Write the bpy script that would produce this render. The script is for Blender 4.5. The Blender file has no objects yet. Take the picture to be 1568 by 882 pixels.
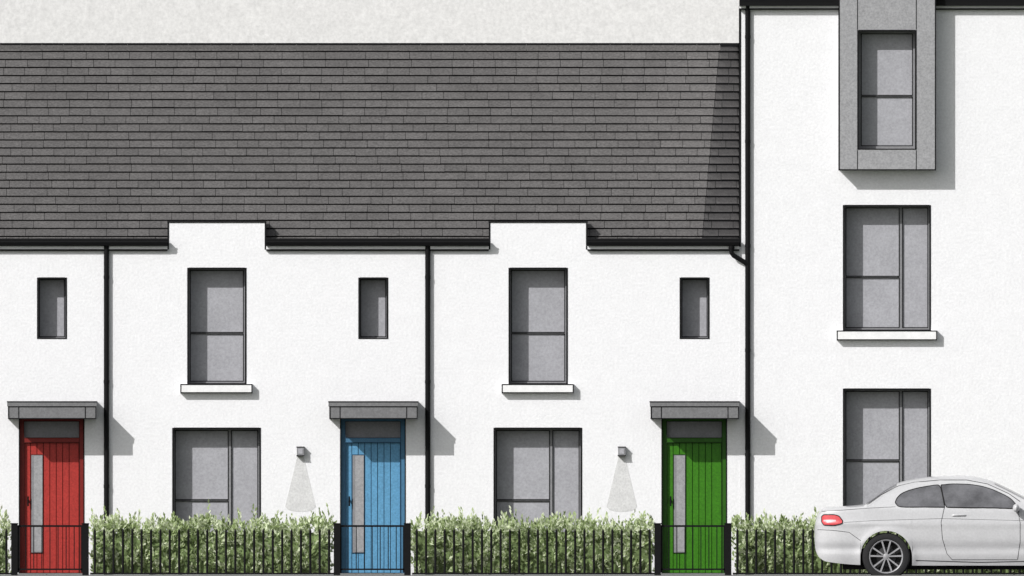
import bpy, math, random
from mathutils import Vector, Matrix, noise
random.seed(7)
ZOOM=None
S=bpy.context.scene
def X(p): return (p-784)/100.0
def Z(p): return (882-p)/100.0

# ------------------------------------------------------------ materials
def mat(name,col,rough=0.7,amp=0.12,scale=32,mott=0.06,mscale=7,spec=0.3,bump=0.0,island=0.0,metal=0.0,coat=0.0):
    m=bpy.data.materials.new(name); m.use_nodes=True
    nt=m.node_tree; N=nt.nodes; L=nt.links
    b=N['Principled BSDF']
    b.inputs['Roughness'].default_value=rough
    b.inputs['Specular IOR Level'].default_value=spec
    b.inputs['Metallic'].default_value=metal
    b.inputs['Coat Weight'].default_value=coat
    g=N.new('ShaderNodeNewGeometry')
    n1=N.new('ShaderNodeTexNoise'); n1.inputs['Scale'].default_value=scale; n1.inputs['Detail'].default_value=3; n1.inputs['Roughness'].default_value=0.7
    n2=N.new('ShaderNodeTexNoise'); n2.inputs['Scale'].default_value=mscale; n2.inputs['Detail'].default_value=4
    L.new(g.outputs['Position'],n1.inputs['Vector']); L.new(g.outputs['Position'],n2.inputs['Vector'])
    def mr(src,a):
        r=N.new('ShaderNodeMapRange'); r.inputs['From Min'].default_value=0.3; r.inputs['From Max'].default_value=0.7
        r.inputs['To Min'].default_value=1-a; r.inputs['To Max'].default_value=1+a
        L.new(src,r.inputs['Value']); return r.outputs['Result']
    def mul(a,c):
        q=N.new('ShaderNodeMath'); q.operation='MULTIPLY'; L.new(a,q.inputs[0]); L.new(c,q.inputs[1]); return q.outputs[0]
    v=mul(mr(n1.outputs['Fac'],amp),mr(n2.outputs['Fac'],mott))
    if island>0:
        r=N.new('ShaderNodeMapRange'); r.inputs['To Min'].default_value=1-island; r.inputs['To Max'].default_value=1+island
        L.new(g.outputs['Random Per Island'],r.inputs['Value']); v=mul(v,r.outputs['Result'])
    vm=N.new('ShaderNodeVectorMath'); vm.operation='SCALE'
    vm.inputs[0].default_value=col[:3]; L.new(v,vm.inputs['Scale'])
    L.new(vm.outputs['Vector'],b.inputs['Base Color'])
    if bump>0:
        bp=N.new('ShaderNodeBump'); bp.inputs['Strength'].default_value=bump; bp.inputs['Distance'].default_value=0.01
        L.new(n1.outputs['Fac'],bp.inputs['Height']); L.new(bp.outputs['Normal'],b.inputs['Normal'])
    return m
M={}
M['render']=mat('white_render',(.775,.775,.79),.9,.07,26,.02,5,bump=.5)
M['sill']=mat('painted_sill',(.78,.78,.78),.8,.05)
M['black']=mat('black_metal',(.006,.006,.0065),.6,.2,spec=.12)
M['line']=mat('dark_trim',(.010,.010,.011),.8,.2,spec=.1)
M['frame']=mat('grey_frame',(.22,.22,.23),.6,.15)
M['reveal']=mat('darkened_reveal',(.10,.10,.105),.7,.15)  # reveals coloured dark to cut bounce light and deepen the window shadows
M['glass']=mat('window_glass',(.36,.36,.385),.35,.14,30,.06,3,spec=.15)
M['zinc']=mat('grey_cladding',(.30,.30,.31),.6,.20,30,.05)
M['zincdk']=mat('grey_canopy',(.17,.17,.175),.6,.18,30)
M['slate']=mat('roof_slate',(.098,.094,.093),.75,.38,30,.08,3,island=.08)
M['slatedge']=mat('slate_edge',(.005,.005,.006),.9,.1,spec=.1)  # near-black slate edges paint in the drip shadow under each course; deck too
M['lightcone']=mat('painted_light_cone',(.61,.61,.61),.9,.14)  # colour of the painted light cone under each wall lamp
M['concrete']=mat('concrete',(.20,.20,.20),.9,.15)
M['paving']=mat('paving',(.20,.20,.20),.9,.2,20,.1,1.5)
M['asphalt']=mat('asphalt',(.05,.05,.052),.9,.25,60,.15,1)
M['soil']=mat('soil',(.05,.035,.025),.95,.3)
M['grass']=mat('grass',(.06,.09,.03),.95,.3,10,.2,.3)
M['red']=mat('red_paint',(.36,.032,.026),.5,.22,30); M['redf']=mat('red_frame',(.19,.016,.013),.5,.15); M['redl']=mat('red_groove',(.07,.008,.006),.8,.1)
M['blue']=mat('blue_paint',(.10,.28,.46),.5,.2,30); M['bluef']=mat('blue_frame',(.06,.17,.29),.5,.13); M['bluel']=mat('blue_groove',(.02,.06,.11),.8,.1)
M['green']=mat('green_paint',(.034,.165,.004),.5,.22,30); M['greenf']=mat('green_frame',(.02,.10,.003),.5,.15); M['greenl']=mat('green_groove',(.008,.035,.002),.8,.1)
M['doorglass']=mat('door_glass',(.22,.22,.24),.35,.12)
M['skyc']=mat('sky_cloud',(.675,.662,.672),1,.10,20,.05,8,spec=0)

class MB:
    def __init__(s): s.v=[];s.f=[];s.m=[];s.mats=[]
    def mi(s,k):
        if k not in s.mats: s.mats.append(k)
        return s.mats.index(k)
    def quad(s,pts,k):
        n=len(s.v); s.v+= [tuple(p) for p in pts]; s.f.append(tuple(range(n,n+len(pts)))); s.m.append(s.mi(k))
    def box(s,x0,x1,y0,y1,z0,z1,k):
        n=len(s.v)
        s.v+=[(x0,y0,z0),(x1,y0,z0),(x1,y1,z0),(x0,y1,z0),(x0,y0,z1),(x1,y0,z1),(x1,y1,z1),(x0,y1,z1)]
        for f in ((0,3,2,1),(4,5,6,7),(0,1,5,4),(1,2,6,5),(2,3,7,6),(3,0,4,7)):
            s.f.append(tuple(n+i for i in f)); s.m.append(s.mi(k))
    def prism(s,poly,y0,y1,k): # poly in x,z
        n=len(s.v);c=len(poly)
        s.v+=[(x,y0,z) for x,z in poly]+[(x,y1,z) for x,z in poly]
        q=s.mi(k)
        s.f.append(tuple(range(n,n+c)));s.m.append(q)
        s.f.append(tuple(range(n+2*c-1,n+c-1,-1)));s.m.append(q)
        for i in range(c):
            j=(i+1)%c; s.f.append((n+i,n+c+i,n+c+j,n+j));s.m.append(q)
    def grid(s,rows,k,close=False):
        n=len(s.v);c=len(rows[0]); q=s.mi(k)
        for r in rows: s.v+=[tuple(p) for p in r]
        for i in range(len(rows)-1):
            for j in range(c if close else c-1):
                j2=(j+1)%c
                s.f.append((n+i*c+j,n+i*c+j2,n+(i+1)*c+j2,n+(i+1)*c+j)); s.m.append(q)
    def lathe(s,prof,cx,cy,cz,k,seg=48): # around y axis, prof (r,y)
        rows=[[(cx+r*math.cos(2*math.pi*i/seg),cy+y,cz+r*math.sin(2*math.pi*i/seg)) for i in range(seg)] for r,y in prof]
        s.grid(rows,k,True)
    def tube(s,pts,r,k,seg=12,caps=True):
        pts=[Vector(p) for p in pts]; rows=[]
        for i,p in enumerate(pts):
            t=(pts[min(i+1,len(pts)-1)]-pts[max(i-1,0)]).normalized()
            a=t.cross(Vector((0,1,0)))
            if a.length<.1: a=t.cross(Vector((1,0,0)))
            a.normalize(); b=t.cross(a).normalized()
            rows.append([p+r*(a*math.cos(2*math.pi*j/seg)+b*math.sin(2*math.pi*j/seg)) for j in range(seg)])
        s.grid(rows,k,True)
        if caps:
            s.quad(rows[0],k); s.quad(rows[-1],k)
    def obj(s,name,parent=None,smooth=False,fix=True):
        me=bpy.data.meshes.new(name); me.from_pydata(s.v,[],s.f)
        for k in s.mats: me.materials.append(M[k])
        me.polygons.foreach_set('material_index',s.m)
        me.update()
        if fix:
            import bmesh
            bm=bmesh.new(); bm.from_mesh(me); bmesh.ops.recalc_face_normals(bm,faces=bm.faces); bm.to_mesh(me); bm.free()
        if smooth:
            me.polygons.foreach_set('use_smooth',[True]*len(me.polygons))
            me.set_sharp_from_angle(angle=math.radians(38))
        o=bpy.data.objects.new(name,me); S.collection.objects.link(o)
        if parent:
            o.parent=parent; o.matrix_parent_inverse=Matrix.Translation(-parent.location)
        return o
def empty(name,loc):
    e=bpy.data.objects.new(name,None); e.location=loc; e.empty_display_size=.3; S.collection.objects.link(e); return e

# ------------------------------------------------------------ walls with openings
def wall(mb,x0,x1,z0,z1,opens,extra=(),y0=0.0,y1=0.35,k='render'):
    xs={x0,x1}; zs={z0,z1}
    for r in list(opens)+list(extra):
        xs|={r[0],r[1]}; zs|={r[2],r[3]}
    xs=sorted(xs); zs=sorted(zs)
    def state(i,j):
        if i<0 or j<0 or i>=len(xs)-1 or j>=len(zs)-1: return 0
        cx=(xs[i]+xs[i+1])/2; cz=(zs[j]+zs[j+1])/2
        for r in opens:
            if r[0]<cx<r[1] and r[2]<cz<r[3]: return 2
        if x0<cx<x1 and z0<cz<z1: return 1
        for r in extra:
            if r[0]<cx<r[1] and r[2]<cz<r[3]: return 1
        return 0
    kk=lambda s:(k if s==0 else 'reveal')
    for i in range(len(xs)-1):
        for j in range(len(zs)-1):
            if state(i,j)!=1: continue
            a,b,c,d=xs[i],xs[i+1],zs[j],zs[j+1]
            mb.quad([(a,y0,c),(b,y0,c),(b,y0,d),(a,y0,d)],k)
            mb.quad([(a,y1,d),(b,y1,d),(b,y1,c),(a,y1,c)],k)
            s=state(i-1,j)
            if s!=1: mb.quad([(a,y0,c),(a,y0,d),(a,y1,d),(a,y1,c)],kk(s))
            s=state(i+1,j)
            if s!=1: mb.quad([(b,y0,d),(b,y0,c),(b,y1,c),(b,y1,d)],kk(s))
            s=state(i,j-1)
            if s!=1: mb.quad([(a,y0,c),(a,y1,c),(b,y1,c),(b,y0,c)],kk(s))
            s=state(i,j+1)
            if s!=1: mb.quad([(a,y0,d),(b,y0,d),(b,y1,d),(a,y1,d)],kk(s))

def window(parent,name,r,mull=None,trans=None,yw=0.0,rec=0.28,outline=True,fw=.045):
    x0,x1,z0,z1=r; mb=MB(); o=.020
    if outline:
        ya,yb=yw-.006,yw+.012
        mb.box(x0-.004,x0+o,ya,yb,z0,z1,'line'); mb.box(x1-o,x1+.004,ya,yb,z0,z1,'line')
        mb.box(x0+o,x1-o,ya,yb,z1-o,z1+.004,'line'); mb.box(x0+o,x1-o,ya,yb,z0,z0+.014,'line')
    g=yw+rec
    mb.quad([(x0,g,z0),(x1,g,z0),(x1,g,z1),(x0,g,z1)],'glass')
    yf=g-.022
    mb.box(x0,x0+fw,yf,g+.02,z0,z1,'frame'); mb.box(x1-fw,x1,yf,g+.02,z0,z1,'frame')
    mb.box(x0+fw,x1-fw,yf,g+.02,z0,z0+fw,'frame'); mb.box(x0+fw,x1-fw,yf,g+.02,z1-fw,z1,'frame')
    b=.011
    def bead(a0,a1,c0,c1):
        mb.box(a0,a0+b,yf-.004,g-.003,c0,c1,'line'); mb.box(a1-b,a1,yf-.004,g-.003,c0,c1,'line')
        mb.box(a0+b,a1-b,yf-.004,g-.003,c0,c0+b,'line'); mb.box(a0+b,a1-b,yf-.004,g-.003,c1-b,c1,'line')
    xr=x1-fw
    if mull:
        mb.box(mull-.03,mull+.03,yf+.003,g+.02,z0+fw,z1-fw,'frame')
        bead(mull+.022,x1-fw+.006,z0+fw-.006,z1-fw+.006); xr=mull-.022
    if trans:
        mb.box(x0+fw,xr,yf+.003,g+.02,trans-.02,trans+.02,'frame')
        bead(x0+fw-.006,xr+.006,trans+.006,z1-fw+.006); bead(x0+fw-.006,xr+.006,z0+fw-.006,trans-.004)
    else: bead(x0+fw-.006,xr+.006,z0+fw-.006,z1-fw+.006)
    mb.obj(name,parent)
def sill(parent,x0,x1,z0,z1,yw=0.0):
    mb=MB()
    mb.box(x0,x1,yw-.10,yw+.02,z0,z1,'sill')
    mb.box(x0,x1,yw-.104,yw-.09,z0-.001,z0+.016,'line'); mb.box(x0,x1,yw-.104,yw-.09,z1-.015,z1+.001,'line')
    mb.box(x0-.001,x0+.016,yw-.104,yw-.09,z0+.016,z1-.015,'line'); mb.box(x1-.016,x1+.001,yw-.104,yw-.09,z0+.016,z1-.015,'line')
    mb.obj('window_sill',parent)

# ------------------------------------------------------------ roof of the terrace
TH=math.radians(40); TAN=math.tan(TH)
ZE=Z(376); ZR=Z(68); NC=25; CH=(ZR-ZE)/NC
def x0w(z):  # start of an added fold, shaped to shade the roof beside the tall house
    t=(z-ZE)/(ZR-ZE); return X(1075)+t*(X(1103)-X(1075))
XT=X(1132); YE=.035; KW=1.9
def ry(x,z):
    return (z-ZE)/TAN+YE+max(0,x-x0w(z))*KW
courses=[]
for i in range(NC):
    x=X(-335)-random.random()*.3; js=[x]
    while x<XT:
        x+=random.choice([.33,.33,.33,.34,.62,.32]); js.append(x)
    js=[j for j in js if j<XT-.02]+[XT]
    xw=x0w(ZE+i*CH)
    js=[j for j in js if abs(j-xw)>.06]+[xw]; js.sort()
    courses.append(js)
def roof(parent,xa,xb):
    mb=MB(); ny,nz=-math.sin(TH),math.cos(TH)
    for i,js in enumerate(courses):
        z0=ZE+i*CH; z1=min(z0+CH*1.12,ZR+.01)
        for a,b in zip(js[:-1],js[1:]):
            c=(a+b)/2
            if not(xa<c<=xb): continue
            g=.0032 ; a2,b2=a+g,b-g
            if abs(b-XT)<1e-6: b2=XT
            t=.034+random.uniform(-.002,.002); dz=random.uniform(-.0012,.0012)
            def P(x,z,t): return (x,ry(x,z0)+(z-z0)/TAN+ny*t,z+nz*t)
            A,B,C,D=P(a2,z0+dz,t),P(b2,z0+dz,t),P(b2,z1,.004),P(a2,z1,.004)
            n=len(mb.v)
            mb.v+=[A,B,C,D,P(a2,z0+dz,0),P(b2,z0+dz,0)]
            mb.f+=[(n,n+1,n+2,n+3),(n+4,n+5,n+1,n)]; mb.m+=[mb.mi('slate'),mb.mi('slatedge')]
    mb.obj('roof_slates',parent,fix=False)
    mb=MB()
    def U(x,z): return (x,ry(x,z)+.012,z-.008)
    yr=(ZR-ZE)/TAN+YE
    def back(a,b,off0,off1):
        mb.quad([(a,yr+off0,ZR-.01),(b,yr+off1,ZR-.01),(b,yr*2+.3,ZE),(a,yr*2+.3,ZE)],'slate')
    if xb<XT-.1:
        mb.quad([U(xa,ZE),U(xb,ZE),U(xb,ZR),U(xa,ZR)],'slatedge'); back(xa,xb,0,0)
    else:
        xw=x0w(ZR)
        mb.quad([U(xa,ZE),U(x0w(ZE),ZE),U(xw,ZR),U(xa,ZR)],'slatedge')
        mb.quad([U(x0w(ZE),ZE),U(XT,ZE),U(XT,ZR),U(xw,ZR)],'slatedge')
        back(xa,xw,0,0); back(xw,XT,.02,(XT-xw)*KW+.02)
    mb.obj('roof_deck',parent)
    mb=MB()
    if xb>XT-.1:
        xw=x0w(ZR); yy=yr+(XT-xw)*KW
        mb.quad([(xw,yr-.08,ZR+.022),(XT,yy-.08,ZR+.022),(XT,yy-.08,ZR-.03),(xw,yr-.08,ZR-.03)],'line')
        mb.quad([(xw,yr-.08,ZR+.022),(XT,yy-.08,ZR+.022),(XT,yy+.1,ZR+.022),(xw,yr+.1,ZR+.022)],'line')
        xe=xw
    else: xe=xb
    mb.box(xa,xe,yr-.08,yr+.12,ZR-.005,ZR+.022,'line')
    mb.box(xa,xe,yr-.14,yr-.06,ZR-.10,ZR-.012,'slate')
    mb.obj('ridge_tiles',parent)

def terraced(L,R,colour,last=False):
    e=empty('terraced_house',(X((L+R)/2),3,0))
    xa,xb=X(L),X(R)
    l=lambda p:X(L+p)
    wU=(l(124),l(214),Z(588),Z(410)); wS=(l(386),l(431),Z(519),Z(425))
    wG=(l(101),l(236),Z(850),Z(655)); dr=(l(358),l(458),.02,Z(640))
    par=(l(95),l(243),Z(382),Z(341)-.0)
    mb=MB(); wall(mb,xa,xb,0.0,Z(382),[wU,wS,wG,dr],[par]); mb.obj('front_wall',e)
    mb=MB(); yb=7.3
    mb.box(xa,xb,yb-.3,yb,0,ZE-.02,'render')
    if L<0: mb.box(xa,xa+.3,.35,yb-.3,0,ZE-.02,'render')
    mb.obj('rear_wall',e)
    roof(e,xa,xb)
    mb=MB(); a,b,c,d=par
    mb.box(a-.02,b+.02,-.012,.36,d,d+.024,'line')
    mb.box(a-.016,a+.008,-.006,.30,c-.0,d,'line'); mb.box(b-.008,b+.016,-.006,.30,c,d,'line')
    mb.obj('parapet_coping',e)
    mb=MB()
    for s,t in ((xa,a-.016),(b+.016,xb)):
        mb.box(s,t,-.05,.045,Z(383),Z(375),'render')
        mb.box(s,t,-.056,.0,Z(384)-.002,Z(382)+.004,'line')
        pr=[(-.15,Z(367)),(-.155,Z(371)),(-.14,Z(375.5)),(-.08,Z(377)),(-.052,Z(376)),(-.052,Z(367))]
        rows=[[(s,y,z) for y,z in pr],[(t,y,z) for y,z in pr]]
        mb.grid(rows,'black',True); mb.quad(rows[0],'black'); mb.quad(rows[1],'black')
        mb.box(s,t,-.158,-.145,Z(367.5),Z(365),'line')
    mb.obj('gutter',e)
    window(e,'upper_window',wU,trans=Z(510)); sill(e,l(113),l(223.5),Z(602),Z(588))
    window(e,'small_window',wS,fw=.035)
    window(e,'ground_window',wG,mull=l(188.5),trans=Z(766)); sill(e,l(91),l(246),Z(864),Z(850))
    f,lf,gr=colour+'f',colour,colour+'l'
    mb=MB(); x0,x1,z0,z1=dr; yd=.10
    mb.box(x0-.003,x0+.014,-.005,.06,z0,z1,'line'); mb.box(x1-.014,x1+.003,-.005,.06,z0,z1,'line'); mb.box(x0+.014,x1-.014,-.005,.06,z1-.012,z1+.003,'line')
    mb.box(x0+.014,x0+.07,yd-.04,yd+.08,z0,z1,f); mb.box(x1-.07,x1-.014,yd-.04,yd+.08,z0,z1,f)
    mb.box(x0+.07,x1-.07,yd-.04,yd+.08,z1-.05,z1,f); mb.box(x0+.07,x1-.07,yd-.04,yd+.08,Z(677),Z(670),f)
    for xx in (x0+.07,x1-.08): mb.box(xx,xx+.01,yd-.045,yd-.03,z0,z1-.05,gr)
    for zz in (Z(671),Z(678),z1-.055): mb.box(x0+.08,x1-.08,yd-.045,yd-.03,zz,zz+.01,gr)
    mb.obj('door_frame',e)
    mb=MB(); mb.box(x0+.07,x1-.07,yd+.03,yd+.06,Z(670),z1-.05,'doorglass'); mb.obj('fanlight',e)
    mb=MB(); xs=[x0+.08+i*.0985 for i in range(9)]; xs[-1]=x1-.08
    mb.box(x0+.07,x1-.07,yd+.03,yd+.06,.045,Z(677),gr)
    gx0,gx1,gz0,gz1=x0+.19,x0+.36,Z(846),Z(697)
    for a_,b_ in zip(xs[:-1],xs[1:]):
        mb.box(a_+.004,b_-.006,yd+.005,yd+.032,.05,Z(677)-.004,lf)
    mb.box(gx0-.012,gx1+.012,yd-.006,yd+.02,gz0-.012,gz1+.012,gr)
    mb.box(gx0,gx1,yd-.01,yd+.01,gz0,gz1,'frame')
    mb.box(gx0+.04,gx1-.0,yd-.014,yd+.01,gz0+.01,gz1-.01,'zinc')  # lighter grey paints the lit right part; darker left strip stays as shade
    mb.tube([(x0+.14,yd-.05,Z(775)),(x0+.14,yd-.05,Z(760))],.012,'black')
    mb.box(x0+.13,x0+.15,yd-.05,yd+.01,Z(768),Z(765),'black')
    mb.obj('door',e)
    mb=MB(); mb.box(x0-.05,x1+.05,-.25,.2,.0,.042,'concrete'); mb.obj('door_step',e)
    mb=MB(); ca,cb=l(340),l(477)
    mb.box(ca,cb,-.575,0,Z(622),Z(616),'zincdk'); mb.box(ca-.004,cb+.004,-.58,0,Z(616),Z(614.3),'line')
    mb.box(ca+.03,cb-.02,-.555,-.0,Z(640),Z(623.5),'zincdk')
    mb.box(ca+.01,cb-.01,-.56,0,Z(623.5),Z(622),'line')
    mb.box(ca+.03,cb-.02,-.56,-.54,Z(641.5),Z(640),'line')
    mb.box(ca+.012,ca+.03,-.56,-.0,Z(641.5),Z(623.5),'line'); mb.box(cb-.02,cb-.006,-.56,-.0,Z(641.5),Z(623.5),'line')
    for xx in (l(357),l(459)): mb.box(xx,xx+.012,-.56,-.54,Z(640),Z(623.5),'line')
    mb.obj('door_canopy',e)
    if L>0:
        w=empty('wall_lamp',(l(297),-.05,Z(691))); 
        mb=MB(); c=l(297)
        mb.box(c-.055,c+.055,-.10,-.001,Z(697),Z(685),'frame'); mb.box(c-.062,c+.062,-.106,-.001,Z(685),Z(683.8),'line')
        mb.box(c-.062,c+.062,-.106,-.001,Z(698.2),Z(697),'line')
        mb.box(c-.035,c+.035,-.104,-.09,Z(695),Z(687),'glass')
        mb.obj('lamp_body',w)
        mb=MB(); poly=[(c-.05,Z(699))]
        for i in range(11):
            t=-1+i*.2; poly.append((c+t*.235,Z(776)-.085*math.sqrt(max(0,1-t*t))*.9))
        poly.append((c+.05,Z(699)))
        mb.prism(poly,-.003,.001,'lightcone'); mb.obj('light_cone_panel',w)  # lamp's cone of light, built as a grey panel on the wall
    return e
def pipe(parent,px,z1,z0=.02):
    mb=MB(); x=X(px)
    mb.tube([(x,-.042,z0),(x,-.042,z1)],.040,'black',16)
    z=z1-.5
    while z>.3:
        mb.tube([(x,-.044,z),(x,-.044,z+.05)],.044,'black',16); z-=1.6
    return mb
h1=terraced(-329,163,'red'); h2=terraced(163,655,'blue'); h3=terraced(655,1132,'green')
pipe(h1,163,Z(377)).obj('downpipe',h1); pipe(h2,655,Z(377)).obj('downpipe',h2)

# ------------------------------------------------------------ tall house
t=empty('three_storey_house',(X(1420),3,0))
xa,xb=X(1132),X(1960); yw=-.003
w1=(X(1291),X(1425),Z(506),Z(314)); w2=(X(1291),X(1425),Z(812),Z(595)); wd=(X(1560)+1.0,X(1560)+2.34,Z(506),Z(314)); wd2=(wd[0],wd[1],Z(812),Z(595))
orx0,orx1=X(1284),X(1433); orw=(X(1313),X(1403),Z(229),Z(46)); ZT=Z(10)
mb=MB(); wall(mb,xa,xb,0,ZT,[w1,w2,wd,wd2,(orw[0]-.02,orw[1]+.02,orw[2]-.02,ZT)],y0=yw,y1=.35); mb.obj('front_wall',t)
mb=MB(); mb.box(xa,xa+.3,.35,7.3,0,ZT,'render'); mb.box(xb-.3,xb,.35,7.3,0,ZT,'render'); mb.box(xa,xb,7.3,7.6,0,ZT,'render'); mb.obj('side_walls',t)
window(t,'upper_window',w1,mull=X(1379),trans=Z(424),yw=yw); sill(t,X(1281),X(1435),Z(521),Z(506),yw)
window(t,'ground_window',w2,mull=X(1379),trans=Z(705),yw=yw); sill(t,X(1281),X(1435),Z(827),Z(812),yw)
window(t,'upper_window',wd,mull=wd[0]+.88,trans=Z(424),yw=yw); window(t,'ground_window',wd2,mull=wd[0]+.88,trans=Z(705),yw=yw)
mb=MB(); OD=-.292; OT=Z(-70)
wall(mb,orx0,orx1,Z(260),OT,[orw],y0=OD,y1=yw,k='zinc')
mb.box(orx0-.04,orx1+.04,OD-.03,1.6,OT,OT+.08,'line')
mb.box(orx0,orx1,.02,1.6,ZT+.12,OT,'zinc')
q=OD-.006;r=OD+.01
mb.box(orx0-.003,orx0+.016,q,r,Z(260),OT,'line'); mb.box(orx1-.016,orx1+.003,q,r,Z(260),OT,'line'); mb.box(orx0-.003,orx1+.003,q-.001,r,Z(261),Z(259),'line')
for xx in (X(1313),X(1403)): 
    mb.box(xx-.006,xx+.004,q+.001,r,Z(259),Z(230),'line'); mb.box(xx-.006,xx+.004,q+.001,r,Z(45),OT,'line')
mb.obj('oriel_bay',t)
window(t,'oriel_window',orw,trans=Z(147),yw=OD,rec=.28,fw=.06)
mb=MB()
for s,u in ((xa-.0,orx0),(orx1,xb)):
    mb.box(s,u,-.07,-.004,Z(13),Z(8),'render'); mb.box(s,u,-.075,-.004,Z(15),Z(12.6),'line')
    mb.box(s,u,-.15,-.05,Z(9),Z(1),'black'); mb.box(s,u,-.158,-.05,Z(1),Z(-1),'line')
mb.box(xa-.006,xa+.026,-.01,.03,Z(378),Z(9),'black')
mb.obj('gutter',t)
mb=MB()
z=Z(-1); y=-.1
for i in range(24):
    x=xa-random.random()*.3
    zz=z+i*CH
    while x<xb:
        x2=x+random.choice([.33,.34,.62]); aa,bb=max(x,xa-.05)+.004,min(x2,xb)-.004
        if bb>aa and not (bb>orx0 and aa<orx1 and zz<OT+.1):
            yy=y+i*CH/TAN
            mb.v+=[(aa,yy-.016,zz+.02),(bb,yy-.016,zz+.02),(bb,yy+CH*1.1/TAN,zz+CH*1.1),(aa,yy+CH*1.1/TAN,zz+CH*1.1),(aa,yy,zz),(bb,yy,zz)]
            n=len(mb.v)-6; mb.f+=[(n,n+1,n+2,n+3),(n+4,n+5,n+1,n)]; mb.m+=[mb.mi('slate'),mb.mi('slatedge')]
        x=x2
mb.obj('roof_slates',t,fix=False)
mb=MB(); yt=y+24*CH/TAN; zt=z+24*CH
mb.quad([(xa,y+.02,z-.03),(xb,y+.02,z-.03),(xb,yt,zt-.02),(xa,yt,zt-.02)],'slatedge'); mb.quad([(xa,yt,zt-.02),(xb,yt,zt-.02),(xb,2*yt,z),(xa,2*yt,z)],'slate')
for xx in (xa+.01,xb-.01): mb.quad([(xx,.0,z-.05),(xx,yt,zt-.04),(xx,2*yt-.2,z-.05)],'render')
mb.obj('roof_deck',t)
pm=pipe(t,1145,Z(9)); pm.tube([(X(1120),-.1,Z(374)),(X(1120),-.1,Z(387)),(X(1123),-.09,Z(391)),(X(1141),-.058,Z(402)),(X(1145),-.045,Z(406))],.036,'black',14)
pm.tube([(X(1120),-.1,Z(381)),(X(1120),-.1,Z(377))],.046,'black',14)
pm.obj('downpipe',t)

# ------------------------------------------------------------ railings, gates
YR=-2.15
gates=[(17,136),(511,629),(1002,1120)]
def railing(p0,p1):
    e=empty('iron_railing',(X((p0+p1)/2),YR,0)); mb=MB()
    n=max(1,round((p1-p0)/14.35)); st=(p1-p0)/n
    for i in range(n):
        x=X(p0+st*(i+.5)); w=.018
        rows=[[(x+w*math.cos(k*math.pi/4),YR+w*math.sin(k*math.pi/4),z) for k in range(8)] for z in (.03,Z(813))]
        rows.append([(x+.005*math.cos(k*math.pi/4),YR+.005*math.sin(k*math.pi/4),Z(810)) for k in range(8)])
        mb.grid(rows,'black',True); mb.quad(rows[-1],'black')
    mb.obj('bars',e)
    mb=MB(); mb.box(X(p0),X(p1),YR-.022,YR+.022,.022,.05,'black'); mb.obj('bottom_rail',e)
    mb=MB(); mb.box(X(p0),X(p1),YR-.06,YR+.06,.0,.02,'concrete'); mb.obj('plinth',e)
railing(-330,17); railing(138,511); railing(631,1002); railing(1122,1900)
for a,b in gates:
    e=empty('garden_gate',(X((a+b)/2),YR,0)); mb=MB()
    for p in (a,b-10):
        mb.box(X(p),X(p+10),YR-.05,YR+.05,.0,Z(803),'black'); mb.box(X(p)-.008,X(p+10)+.008,YR-.058,YR+.058,Z(803),Z(801),'black')
    mb.obj('gate_posts',e)
    mb=MB(); mb.box(X(a+10),X(b-10),YR-.015,YR+.015,Z(807),Z(804),'black'); mb.box(X(a+10),X(b-10),YR-.015,YR+.015,.09,.115,'black')
    for i in range(1,8):
        x=X(a+10+i*(b-a-20)/8); mb.box(x-.007,x+.007,YR-.007,YR+.007,.115,Z(807),'black')
    mb.box(X(a+10),X(a+10)+.02,YR-.015,YR+.015,.05,Z(807),'black'); mb.box(X(b-10)-.02,X(b-10),YR-.015,YR+.015,.05,Z(807),'black')
    mb.obj('gate_leaf',e)

# ------------------------------------------------------------ hedges
def leafmat():
    m=bpy.data.materials.new('hedge_leaves'); m.use_nodes=True; N=m.node_tree.nodes;L=m.node_tree.links
    b=N['Principled BSDF']; b.inputs['Roughness'].default_value=.6; b.inputs['Specular IOR Level'].default_value=.2
    g=N.new('ShaderNodeNewGeometry'); n=N.new('ShaderNodeTexNoise'); n.inputs['Scale'].default_value=5; n.inputs['Detail'].default_value=3
    L.new(g.outputs['Position'],n.inputs['Vector'])
    a=N.new('ShaderNodeMath'); a.operation='MULTIPLY_ADD'; a.inputs[1].default_value=1.5; L.new(n.outputs['Fac'],a.inputs[0])
    s=N.new('ShaderNodeMath'); s.operation='MULTIPLY_ADD'; s.inputs[1].default_value=.7; s.inputs[2].default_value=-.46; L.new(g.outputs['Random Per Island'],s.inputs[0])
    L.new(s.outputs[0],a.inputs[2])
    r=N.new('ShaderNodeValToRGB'); L.new(a.outputs[0],r.inputs['Fac'])
    el=r.color_ramp.elements; el[0].position=.1; el[0].color=(.09,.13,.04,1); el[1].position=.9; el[1].color=(.70,.75,.56,1)
    x=el.new(.38); x.color=(.27,.35,.14,1); x=el.new(.62); x.color=(.48,.57,.31,1)
    L.new(r.outputs['Color'],b.inputs['Base Color'])
    tr=N.new('ShaderNodeBsdfTranslucent'); L.new(r.outputs['Color'],tr.inputs['Color'])
    mx=N.new('ShaderNodeMixShader'); mx.inputs[0].default_value=.3
    L.new(b.outputs[0],mx.inputs[1]); L.new(tr.outputs[0],mx.inputs[2]); L.new(mx.outputs[0],N['Material Output'].inputs['Surface'])
    return m
M['leaf']=leafmat(); M['hedgecore']=mat('hedge_core',(.12,.165,.065),.95,.5,20,.3,6)
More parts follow.
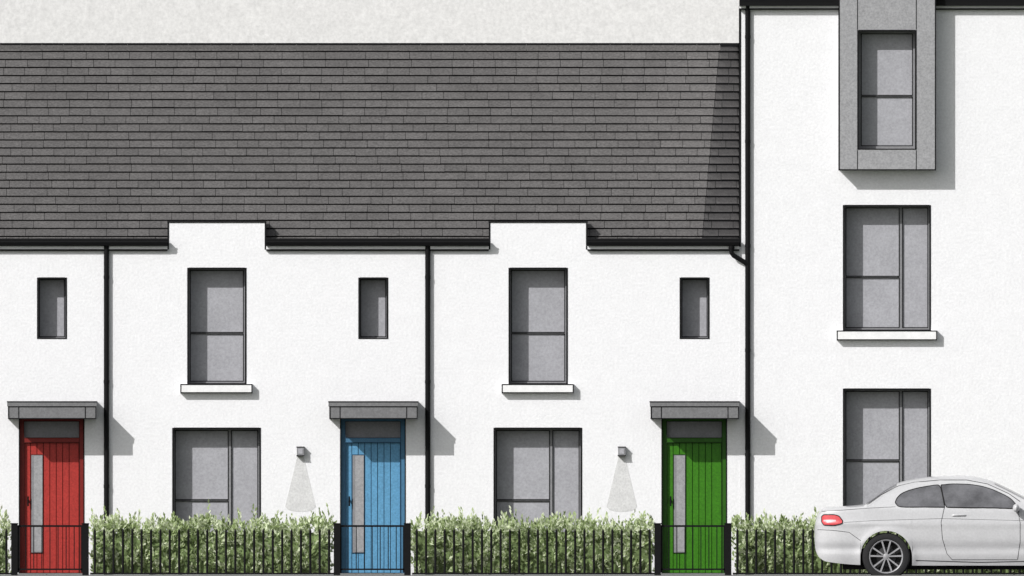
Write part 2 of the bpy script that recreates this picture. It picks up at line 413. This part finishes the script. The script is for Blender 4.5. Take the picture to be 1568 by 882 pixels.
def hedge(p0,p1,y0=-1.72,y1=-1.2):
    e=empty('garden_hedge',(X((p0+p1)/2),(y0+y1)/2,0)); xa,xb=X(p0),X(p1); H=.73
    mb=MB(); nx=max(3,int((xb-xa)/.06)); rows=[]
    for i in range(nx+1):
        x=xa+.05+(xb-xa-.10)*i/nx; row=[]
        for j in range(24):
            t=j/23*math.pi; yy=(y0+y1)/2-math.cos(t)*(y1-y0)/2*.72; zz=.03+min(1,math.sin(t)*1.7)*(H-.10)
            d=noise.noise(Vector((x*6,yy*6,zz*6)))*.08; row.append((x,yy-abs(d),zz+d*(1 if zz>.3 else .2)))
        rows.append(row)
    mb.grid(rows,'hedgecore'); mb.quad(rows[0],'hedgecore'); mb.quad(rows[-1],'hedgecore'); mb.obj('hedge_core',e)
    mb=MB(); mi=mb.mi('leaf')
    N=int((xb-xa)*225)
    for s in range(N):
        x=random.uniform(xa,xb); top=random.random()<.32
        hh=H+.10*noise.noise(Vector((x*2.2,p0,0)))+.11*noise.noise(Vector((x*7,1,0)))
        if top:
            y=random.uniform(y0,y1); z=hh-random.uniform(.0,.17); d=Vector((random.gauss(0,.18),random.gauss(-.05,.2),1)); ln=random.uniform(.12,.22)
            if random.random()<.13: ln*=1.6
        else:
            z=random.uniform(.0,1)**.8*hh; bulge=.08*noise.noise(Vector((x*5,z*5,3)))
            back=random.random()<.10
            y=(y1-.02 if back else y0+.06+bulge+random.uniform(-.03,.10)); d=Vector((random.gauss(0,.45),(.5 if back else -.5)+random.gauss(0,.2),random.uniform(.4,1.1))); ln=random.uniform(.12,.2)
            if x-xa<.08 or xb-x<.08: y=random.uniform(y0,y1); d.x*=.3
        d.normalize(); o=Vector((x,y,z)); nl=random.randint(7,11)
        for k in range(nl):
            f=(k+.5)/nl; p=o+d*ln*f
            sd=Vector((random.gauss(0,1),random.gauss(0,1),random.gauss(0,1))); sd=(sd-d*sd.dot(d)).normalized()
            ld=(d*(.75+f*.7)+sd*(1.0-.55*f)).normalized()
            wv=ld.cross(Vector((random.gauss(0,.4),-1,random.gauss(0,.4)+.3))).normalized()
            l=random.uniform(.05,.09); w=l*.21
            n=len(mb.v); mb.v+=[tuple(p),tuple(p+ld*l*.5+wv*w),tuple(p+ld*l),tuple(p+ld*l*.5-wv*w)]
            mb.f.append((n,n+1,n+2,n+3)); mb.m.append(mi)
    mb.obj('hedge_foliage',e,fix=False)
hedge(-330,16); hedge(137,511); hedge(629,1003); hedge(1122,1900)

# ------------------------------------------------------------ ground, pavement, road, sky
def sheet(name,x0,x1,y0,y1,z,k):
    mb=MB(); mb.quad([(x0,y0,z),(x1,y0,z),(x1,y1,z),(x0,y1,z)],k); return mb.obj(name,fix=False)
sheet('ground',-600,600,-600,600,-.12,'grass')
sheet('road',-80,80,-10,-2.9,-.068,'asphalt')
mb=MB(); mb.box(-80,80,-10.4,-10,-.12,.012,'concrete'); mb.box(-80,80,-13,-10.4,-.12,.008,'paving'); mb.obj('far_pavement')
mb=MB(); mb.box(-80,80,-2.9,-2.76,-.12,.012,'concrete'); mb.obj('kerb')
mb=MB(); mb.box(-80,80,-2.76,-2.2,-.12,.008,'paving'); mb.obj('pavement')
mb=MB(); mb.box(-30,30,-2.2,0,-.12,.004,'soil'); mb.obj('front_garden')
for a,b in gates:
    mb=MB(); mb.box(X(a+2),X(b-2),-2.197,-.25,-.1,.016,'paving'); mb.obj('garden_path')
mb=MB(); x=-60
while x<60: mb.quad([(x,-6.55,-.064),(x+2,-6.55,-.064),(x+2,-6.45,-.064),(x,-6.45,-.064)],'sill'); x+=5
mb.obj('road_marking',fix=False)
mb=MB(); rows=[]
for zz in (-1,15,40,90): rows.append([(260*math.sin(math.radians(a)),-120+260*math.cos(math.radians(a)),zz) for a in range(-60,61,2)])
mb.grid(rows,'skyc'); mb.obj('sky',fix=False,smooth=True)

# ------------------------------------------------------------ car
M['carpaint']=mat('car_paint',(.50,.50,.51),.32,.07,35,.03,spec=.5,coat=.5)
M['carglass']=mat('car_glass',(.12,.12,.128),.15,.10,30,.35,4,spec=.6)
M['cardark']=mat('car_underside',(.01,.01,.01),.8)
M['seam']=mat('panel_gap',(.05,.05,.052),.8)
M['tyre']=mat('tyre_rubber',(.02,.02,.021),.85)
M['alloy']=mat('alloy_wheel',(.30,.30,.31),.4,.1,spec=.6)
M['taillight']=mat('tail_light',(.55,.05,.06),.25,.1,spec=.6)
M['tailpale']=mat('tail_light_clear',(.62,.40,.42),.25,.1,spec=.6)
M['headlight']=mat('head_light',(.6,.6,.62),.1,.05,spec=.8)
def herm(pts):
    xs=[p[0] for p in pts]; ys=[p[1] for p in pts]; n=len(xs); m=[]
    sl=[(ys[i+1]-ys[i])/(xs[i+1]-xs[i]) for i in range(n-1)]
    for i in range(n):
        if i==0: m.append(sl[0])
        elif i==n-1: m.append(sl[-1])
        else: m.append(0 if sl[i-1]*sl[i]<=0 else 2*sl[i-1]*sl[i]/(sl[i-1]+sl[i]))
    def f(x):
        if x<=xs[0]: return ys[0]
        if x>=xs[-1]: return ys[-1]
        i=0
        while x>xs[i+1]: i+=1
        h=xs[i+1]-xs[i]; t=(x-xs[i])/h
        return (2*t**3-3*t*t+1)*ys[i]+(t**3-2*t*t+t)*h*m[i]+(-2*t**3+3*t*t)*ys[i+1]+(t**3-t*t)*h*m[i+1]
    return f
def pz(l): return herm([(X(a),Z(b)) for a,b in l])
YC=-4.35
ztf=pz([(1247,808),(1249,797),(1253,786),(1259,779),(1268,776),(1290,775),(1322,772),(1338,763),(1356,750),(1378,738.5),(1400,733),(1430,729.5),(1465,728),(1490,729.5),(1512,734),(1537,744.5),(1562,757),(1587,769),(1604,775),(1640,780),(1675,789),(1695,800),(1704,812),(1708,824)])
zbf=pz([(1247,826),(1249,843),(1255,854),(1266,860),(1318,865),(1400,866),(1590,866),(1680,864),(1698,856),(1705,846),(1708,836)])
Pf=herm([(X(1247),.50),(X(1249),.62),(X(1255),.73),(X(1268),.81),(X(1290),.862),(X(1330),.89),(X(1420),.90),(X(1600),.90),(X(1655),.875),(X(1685),.80),(X(1700),.68),(X(1708),.50)])
WR=.365; wc=[(X(1357),Z(851)),(X(1633),Z(851))]; AR=.395
zroad=-.068
wc=[(a,zroad+WR) for a,b in wc]
def zb(x):
    z=zbf(x)
    for cx,cz in wc:
        d=abs(x-cx)
        if d<AR: z=max(z,cz+math.sqrt(AR*AR-d*d))
    return z
BELT=Z(777)
def W(x,z):
    p=Pf(x)
    w=p-.035*max(0,(z-.62)/.42)**2-.05*max(0,(.55-z)/.38)**2
    w+= .012*math.exp(-((z-.80)/.035)**2) - .022*math.exp(-((z-.42)/.06)**2)
    for cx,cz in wc:
        d=math.hypot(x-cx,z-cz)
        w+=.022*math.exp(-((d-AR)/.07)**2)
    if z>BELT-.02:
        q=z-(BELT-.02); w-= .55*q*min(1,q/.04) 
    return w
xs=[]
x=X(1247)
while x<X(1708): xs.append(x); x+=.02
xs+= [X(1708),X(1247.6),X(1248.4),X(1251),X(1707.3),X(1706)]
for cx,cz in wc:
    base=zbf(cx); a0=math.asin((base-cz)/AR) if abs(base-cz)<AR else 0
    for i in range(41):
        a=a0+(math.pi-2*a0)*i/40; xs.append(cx+AR*math.cos(a))
    xs.append(cx+AR+.002);xs.append(cx-AR-.002)
xs=sorted(set(round(v,5) for v in xs))
mb=MB(); NS=26; NTOP=12; rows=[]
for x in xs:
    b=zb(x); tt=max(ztf(x),b+.02); cr=min(.07,(tt-b)*.4); zs=tt-cr; row=[]
    w0=W(x,b)
    row.append((x,YC,b)); row.append((x,YC-w0*.9,b))
    for j in range(NS+1):
        z=b+(zs-b)*j/NS; row.append((x,YC-W(x,z),z))
    wt=W(x,zs)
    for j in range(1,NTOP+1):
        a=j/NTOP*math.pi/2; row.append((x,YC-wt*math.cos(a)**.75 if j<NTOP else YC,zs+cr*math.sin(a)**.9))
    rows.append(row)
full=[]
for r in rows: full.append(r+[(p[0],2*YC-p[1],p[2]) for p in r[-2:0:-1]])
n=len(full[0]); L0=len(rows[0])
mb.grid(full,'carpaint',True); mb.quad(full[0],'carpaint'); mb.quad(full[-1],'carpaint')
kd=mb.mi('cardark'); kg=mb.mi('carglass')
for fi in range((len(full)-1)*n):
    i,j=divmod(fi,n)
    if j==0 or j==n-1: mb.m[fi]=kd
    xx=(xs[i]+xs[i+1])/2; jj=min(j,n-1-j)
    if jj>=2+NS+3 and (X(1326)<xx<X(1374) or X(1522)<xx<X(1598)): mb.m[fi]=kg
car=empty('parked_car',(X(1477),YC,zroad))
mb.obj('body_shell',car,smooth=True)
def panel(name,top,bot,k,off=.004,line=True,steps=40):
    a,b=top[0][0],top[-1][0]
    for s in (-1,1):
        mb=MB(); rows=[]
        ft=herm(top); fb=herm(bot)
        for i in range(steps+1):
            p=a+(b-a)*i/steps; z1=Z(ft(p)); z0=Z(fb(p)); x=X(p)
            rows.append([(x,YC+s*(W(x,z0+(z1-z0)*j/8)+off),z0+(z1-z0)*j/8) for j in range(9)])
        mb.grid(rows,k); mb.obj(name,car,smooth=True)
        if line:
            loop=[r[-1] for r in rows]+[rows[-1][j] for j in range(7,-1,-1)]+[r[0] for r in rows[::-1]][1:]+[rows[0][j] for j in range(1,8)]
            loop.append(loop[0])
            mb=MB(); mb.tube(loop,.007,'cardark',6,caps=False); mb.obj(name+'_seal',car)
def seam(name,pts,r=.004,k='seam'):
    out=[]
    for (a,b),(c,d) in zip(pts[:-1],pts[1:]):
        m=max(2,int(math.hypot(c-a,d-b)/3))
        for i in range(m): out.append((a+(c-a)*i/m,b+(d-b)*i/m))
    out.append(pts[-1])
    for s in (-1,1):
        mb=MB(); mb.tube([(X(a),YC+s*(W(X(a),Z(b))+.001),Z(b)) for a,b in out],r,k,6,caps=False); mb.obj(name,car)
panel('quarter_window',[(1371,768),(1374,762),(1382,755),(1400,748.5),(1420,744.5),(1437,742.5),(1440,746),(1446,774)],[(1371,770),(1376,775.5),(1385,776.5),(1400,776.5),(1420,776.5),(1437,776.5),(1440,776.5),(1446,776.5)],'carglass')
panel('door_window',[(1441,742.5),(1460,741),(1480,741.5),(1500,744),(1515,748),(1532,755),(1548,764),(1556,773)],[(1441,744),(1449,776.5),(1470,777),(1500,777.5),(1515,777.5),(1532,778),(1548,778.5),(1556,779)],'carglass')
panel('tail_light',[(1258,791),(1262,788),(1275,788),(1284,790),(1290,797)],[(1258,799),(1262,804),(1275,804.5),(1284,803),(1290,801)],'taillight',.006)
panel('tail_light_clear',[(1261,796),(1270,795.5),(1280,796)],[(1261,798.5),(1270,798.5),(1280,798.5)],'tailpale',.010,False,10)
panel('head_light',[(1662,795),(1680,797),(1694,806)],[(1662,799),(1680,810),(1694,812)],'headlight',.006)
seam('door_seam',[(1446,777),(1441,800),(1443,825),(1450,848),(1458,857)])
seam('door_seam',[(1558,779),(1562,800),(1562,830),(1558,857),(1458,857)])
seam('waist_crease',[(1292,800),(1340,797),(1442,794),(1560,797),(1660,800)],.0025)
seam('rear_bumper_seam',[(1252,811),(1275,812),(1300,815),(1318,828)])
seam('trunk_seam',[(1258,783),(1290,781),(1330,778),(1371,776)],.003)
seam('sill_line',[(1402,858),(1500,861),(1590,859)],.006)
seam('roof_rail',[(1330,771),(1350,757),(1376,744),(1400,738.5),(1440,735),(1480,735),(1512,741),(1545,756),(1562,768)],.006,'seam')
for s in (-1,1):
    mb=MB()
    x0,x1=X(1458),X(1479); z=Z(789)
    y=YC+s*(W(X(1468),z)+.012); mb.tube([(x0,y-s*.012,z-.004),(x0+.02,y,z),(x1-.02,y,z+.002),(x1,y-s*.012,z)],.011,'carpaint',8); mb.obj('door_handle',car,smooth=True)
    mb=MB(); mx,mz,my=X(1556),Z(778),YC+s*(W(X(1556),Z(780))+.10)
    rows=[]
    for i in range(9):
        a=-math.pi/2+math.pi*i/8; r=math.cos(a)
        rows.append([(mx+.055*math.cos(q*math.pi/6)*max(r,.05),my+.10*math.sin(a),mz+.065*math.sin(q*math.pi/6)*max(r,.05)**.6) for q in range(12)])
    mb.grid(rows,'carpaint',True); mb.tube([(mx+.02,my,mz-.03),(mx+.03,YC+s*W(X(1558),Z(784)),mz-.05)],.018,'cardark',8); mb.obj('door_mirror',car,smooth=True)
for a,b in wc:
    for s in (-1,1):
        yo=YC+s*.885
        w=MB()
        w.lathe([(.25,-s*.012),(.262,s*.0),(.30,s*.006),(.345,-s*.004),(WR,-s*.03),(WR,-s*.20),(.33,-s*.22),(.25,-s*.22)],a,yo,b,'tyre',64)
        w.lathe([(.262,-s*.004),(.255,s*.002),(.245,-s*.004),(.235,-s*.05),(.235,-s*.20)],a,yo,b,'alloy',64)
        w.lathe([(0.001,-s*.09),(.24,-s*.09)],a,yo,b,'cardark',48)
        w.lathe([(.001,-s*.075),(.15,-s*.075),(.152,-s*.085)],a,yo,b,'seam',48)
        w.lathe([(.001,-s*.004),(.03,-s*.006),(.048,-s*.014),(.05,-s*.06)],a,yo,b,'alloy',32)
        for k in range(10):
            base=2*math.pi*(k//2)/5+math.pi/2; sg=1 if k%2 else -1
            a0=base+sg*.20; a1=base+sg*.27
            p0=Vector((math.cos(a0)*.04,0,math.sin(a0)*.04)); p1=Vector((math.cos(a1)*.245,0,math.sin(a1)*.245))
            d=(p1-p0).normalized(); nn=Vector((-d.z,0,d.x)); c=Vector((a,yo,b)); h0,h1=.010,.013
            f=[c+p0-nn*h0+Vector((0,-s*.012,0)),c+p0+nn*h0+Vector((0,-s*.012,0)),c+p1+nn*h1+Vector((0,-s*.006,0)),c+p1-nn*h1+Vector((0,-s*.006,0))]
            g=[v+Vector((0,-s*.035,0)) for v in f]; n0=len(w.v); w.v+=[tuple(v) for v in f+g]; q=w.mi('alloy')
            for ff in ((0,1,2,3),(7,6,5,4),(0,4,5,1),(1,5,6,2),(2,6,7,3),(3,7,4,0)): w.f.append(tuple(n0+i for i in ff)); w.m.append(q)
        w.obj('wheel',car,smooth=True)
mb=MB(); 
mb.box(X(1290),X(1700),YC-.62,YC+.62,.10,.42,'cardark'); mb.obj('chassis',car)

# ------------------------------------------------------------ light, world, camera
d=Vector((1,1,-1)).normalized()
sl=bpy.data.lights.new('sun','SUN'); sl.energy=4.0; sl.angle=math.radians(.5); sl.color=(1,.985,.968)
so=bpy.data.objects.new('sun',sl); so.rotation_euler=d.to_track_quat('-Z','Y').to_euler(); so.location=(-20,-20,25); S.collection.objects.link(so)
w=bpy.data.worlds.new('World'); S.world=w; w.use_nodes=True; N=w.node_tree.nodes; L=w.node_tree.links
sk=N.new('ShaderNodeTexSky'); sk.sky_type='NISHITA'; sk.sun_disc=False; sk.sun_elevation=math.radians(35.26); sk.sun_rotation=math.radians(225); sk.dust_density=2
hs=N.new('ShaderNodeHueSaturation'); hs.inputs['Saturation'].default_value=.22
L.new(sk.outputs[0],hs.inputs['Color']); L.new(hs.outputs[0],N['Background'].inputs['Color']); N['Background'].inputs['Strength'].default_value=.11
cd=bpy.data.cameras.new('camera'); cd.type='ORTHO'; cd.ortho_scale=15.68; cd.clip_end=2000
co=bpy.data.objects.new('camera',cd); co.location=(0,-30,4.41); co.rotation_euler=(math.pi/2,0,0); S.collection.objects.link(co); S.camera=co
if ZOOM:
    co.location=(ZOOM[0],-30,ZOOM[1]); cd.ortho_scale=ZOOM[2]
S.view_settings.view_transform='Standard'; S.view_settings.look='None'; S.view_settings.exposure=0
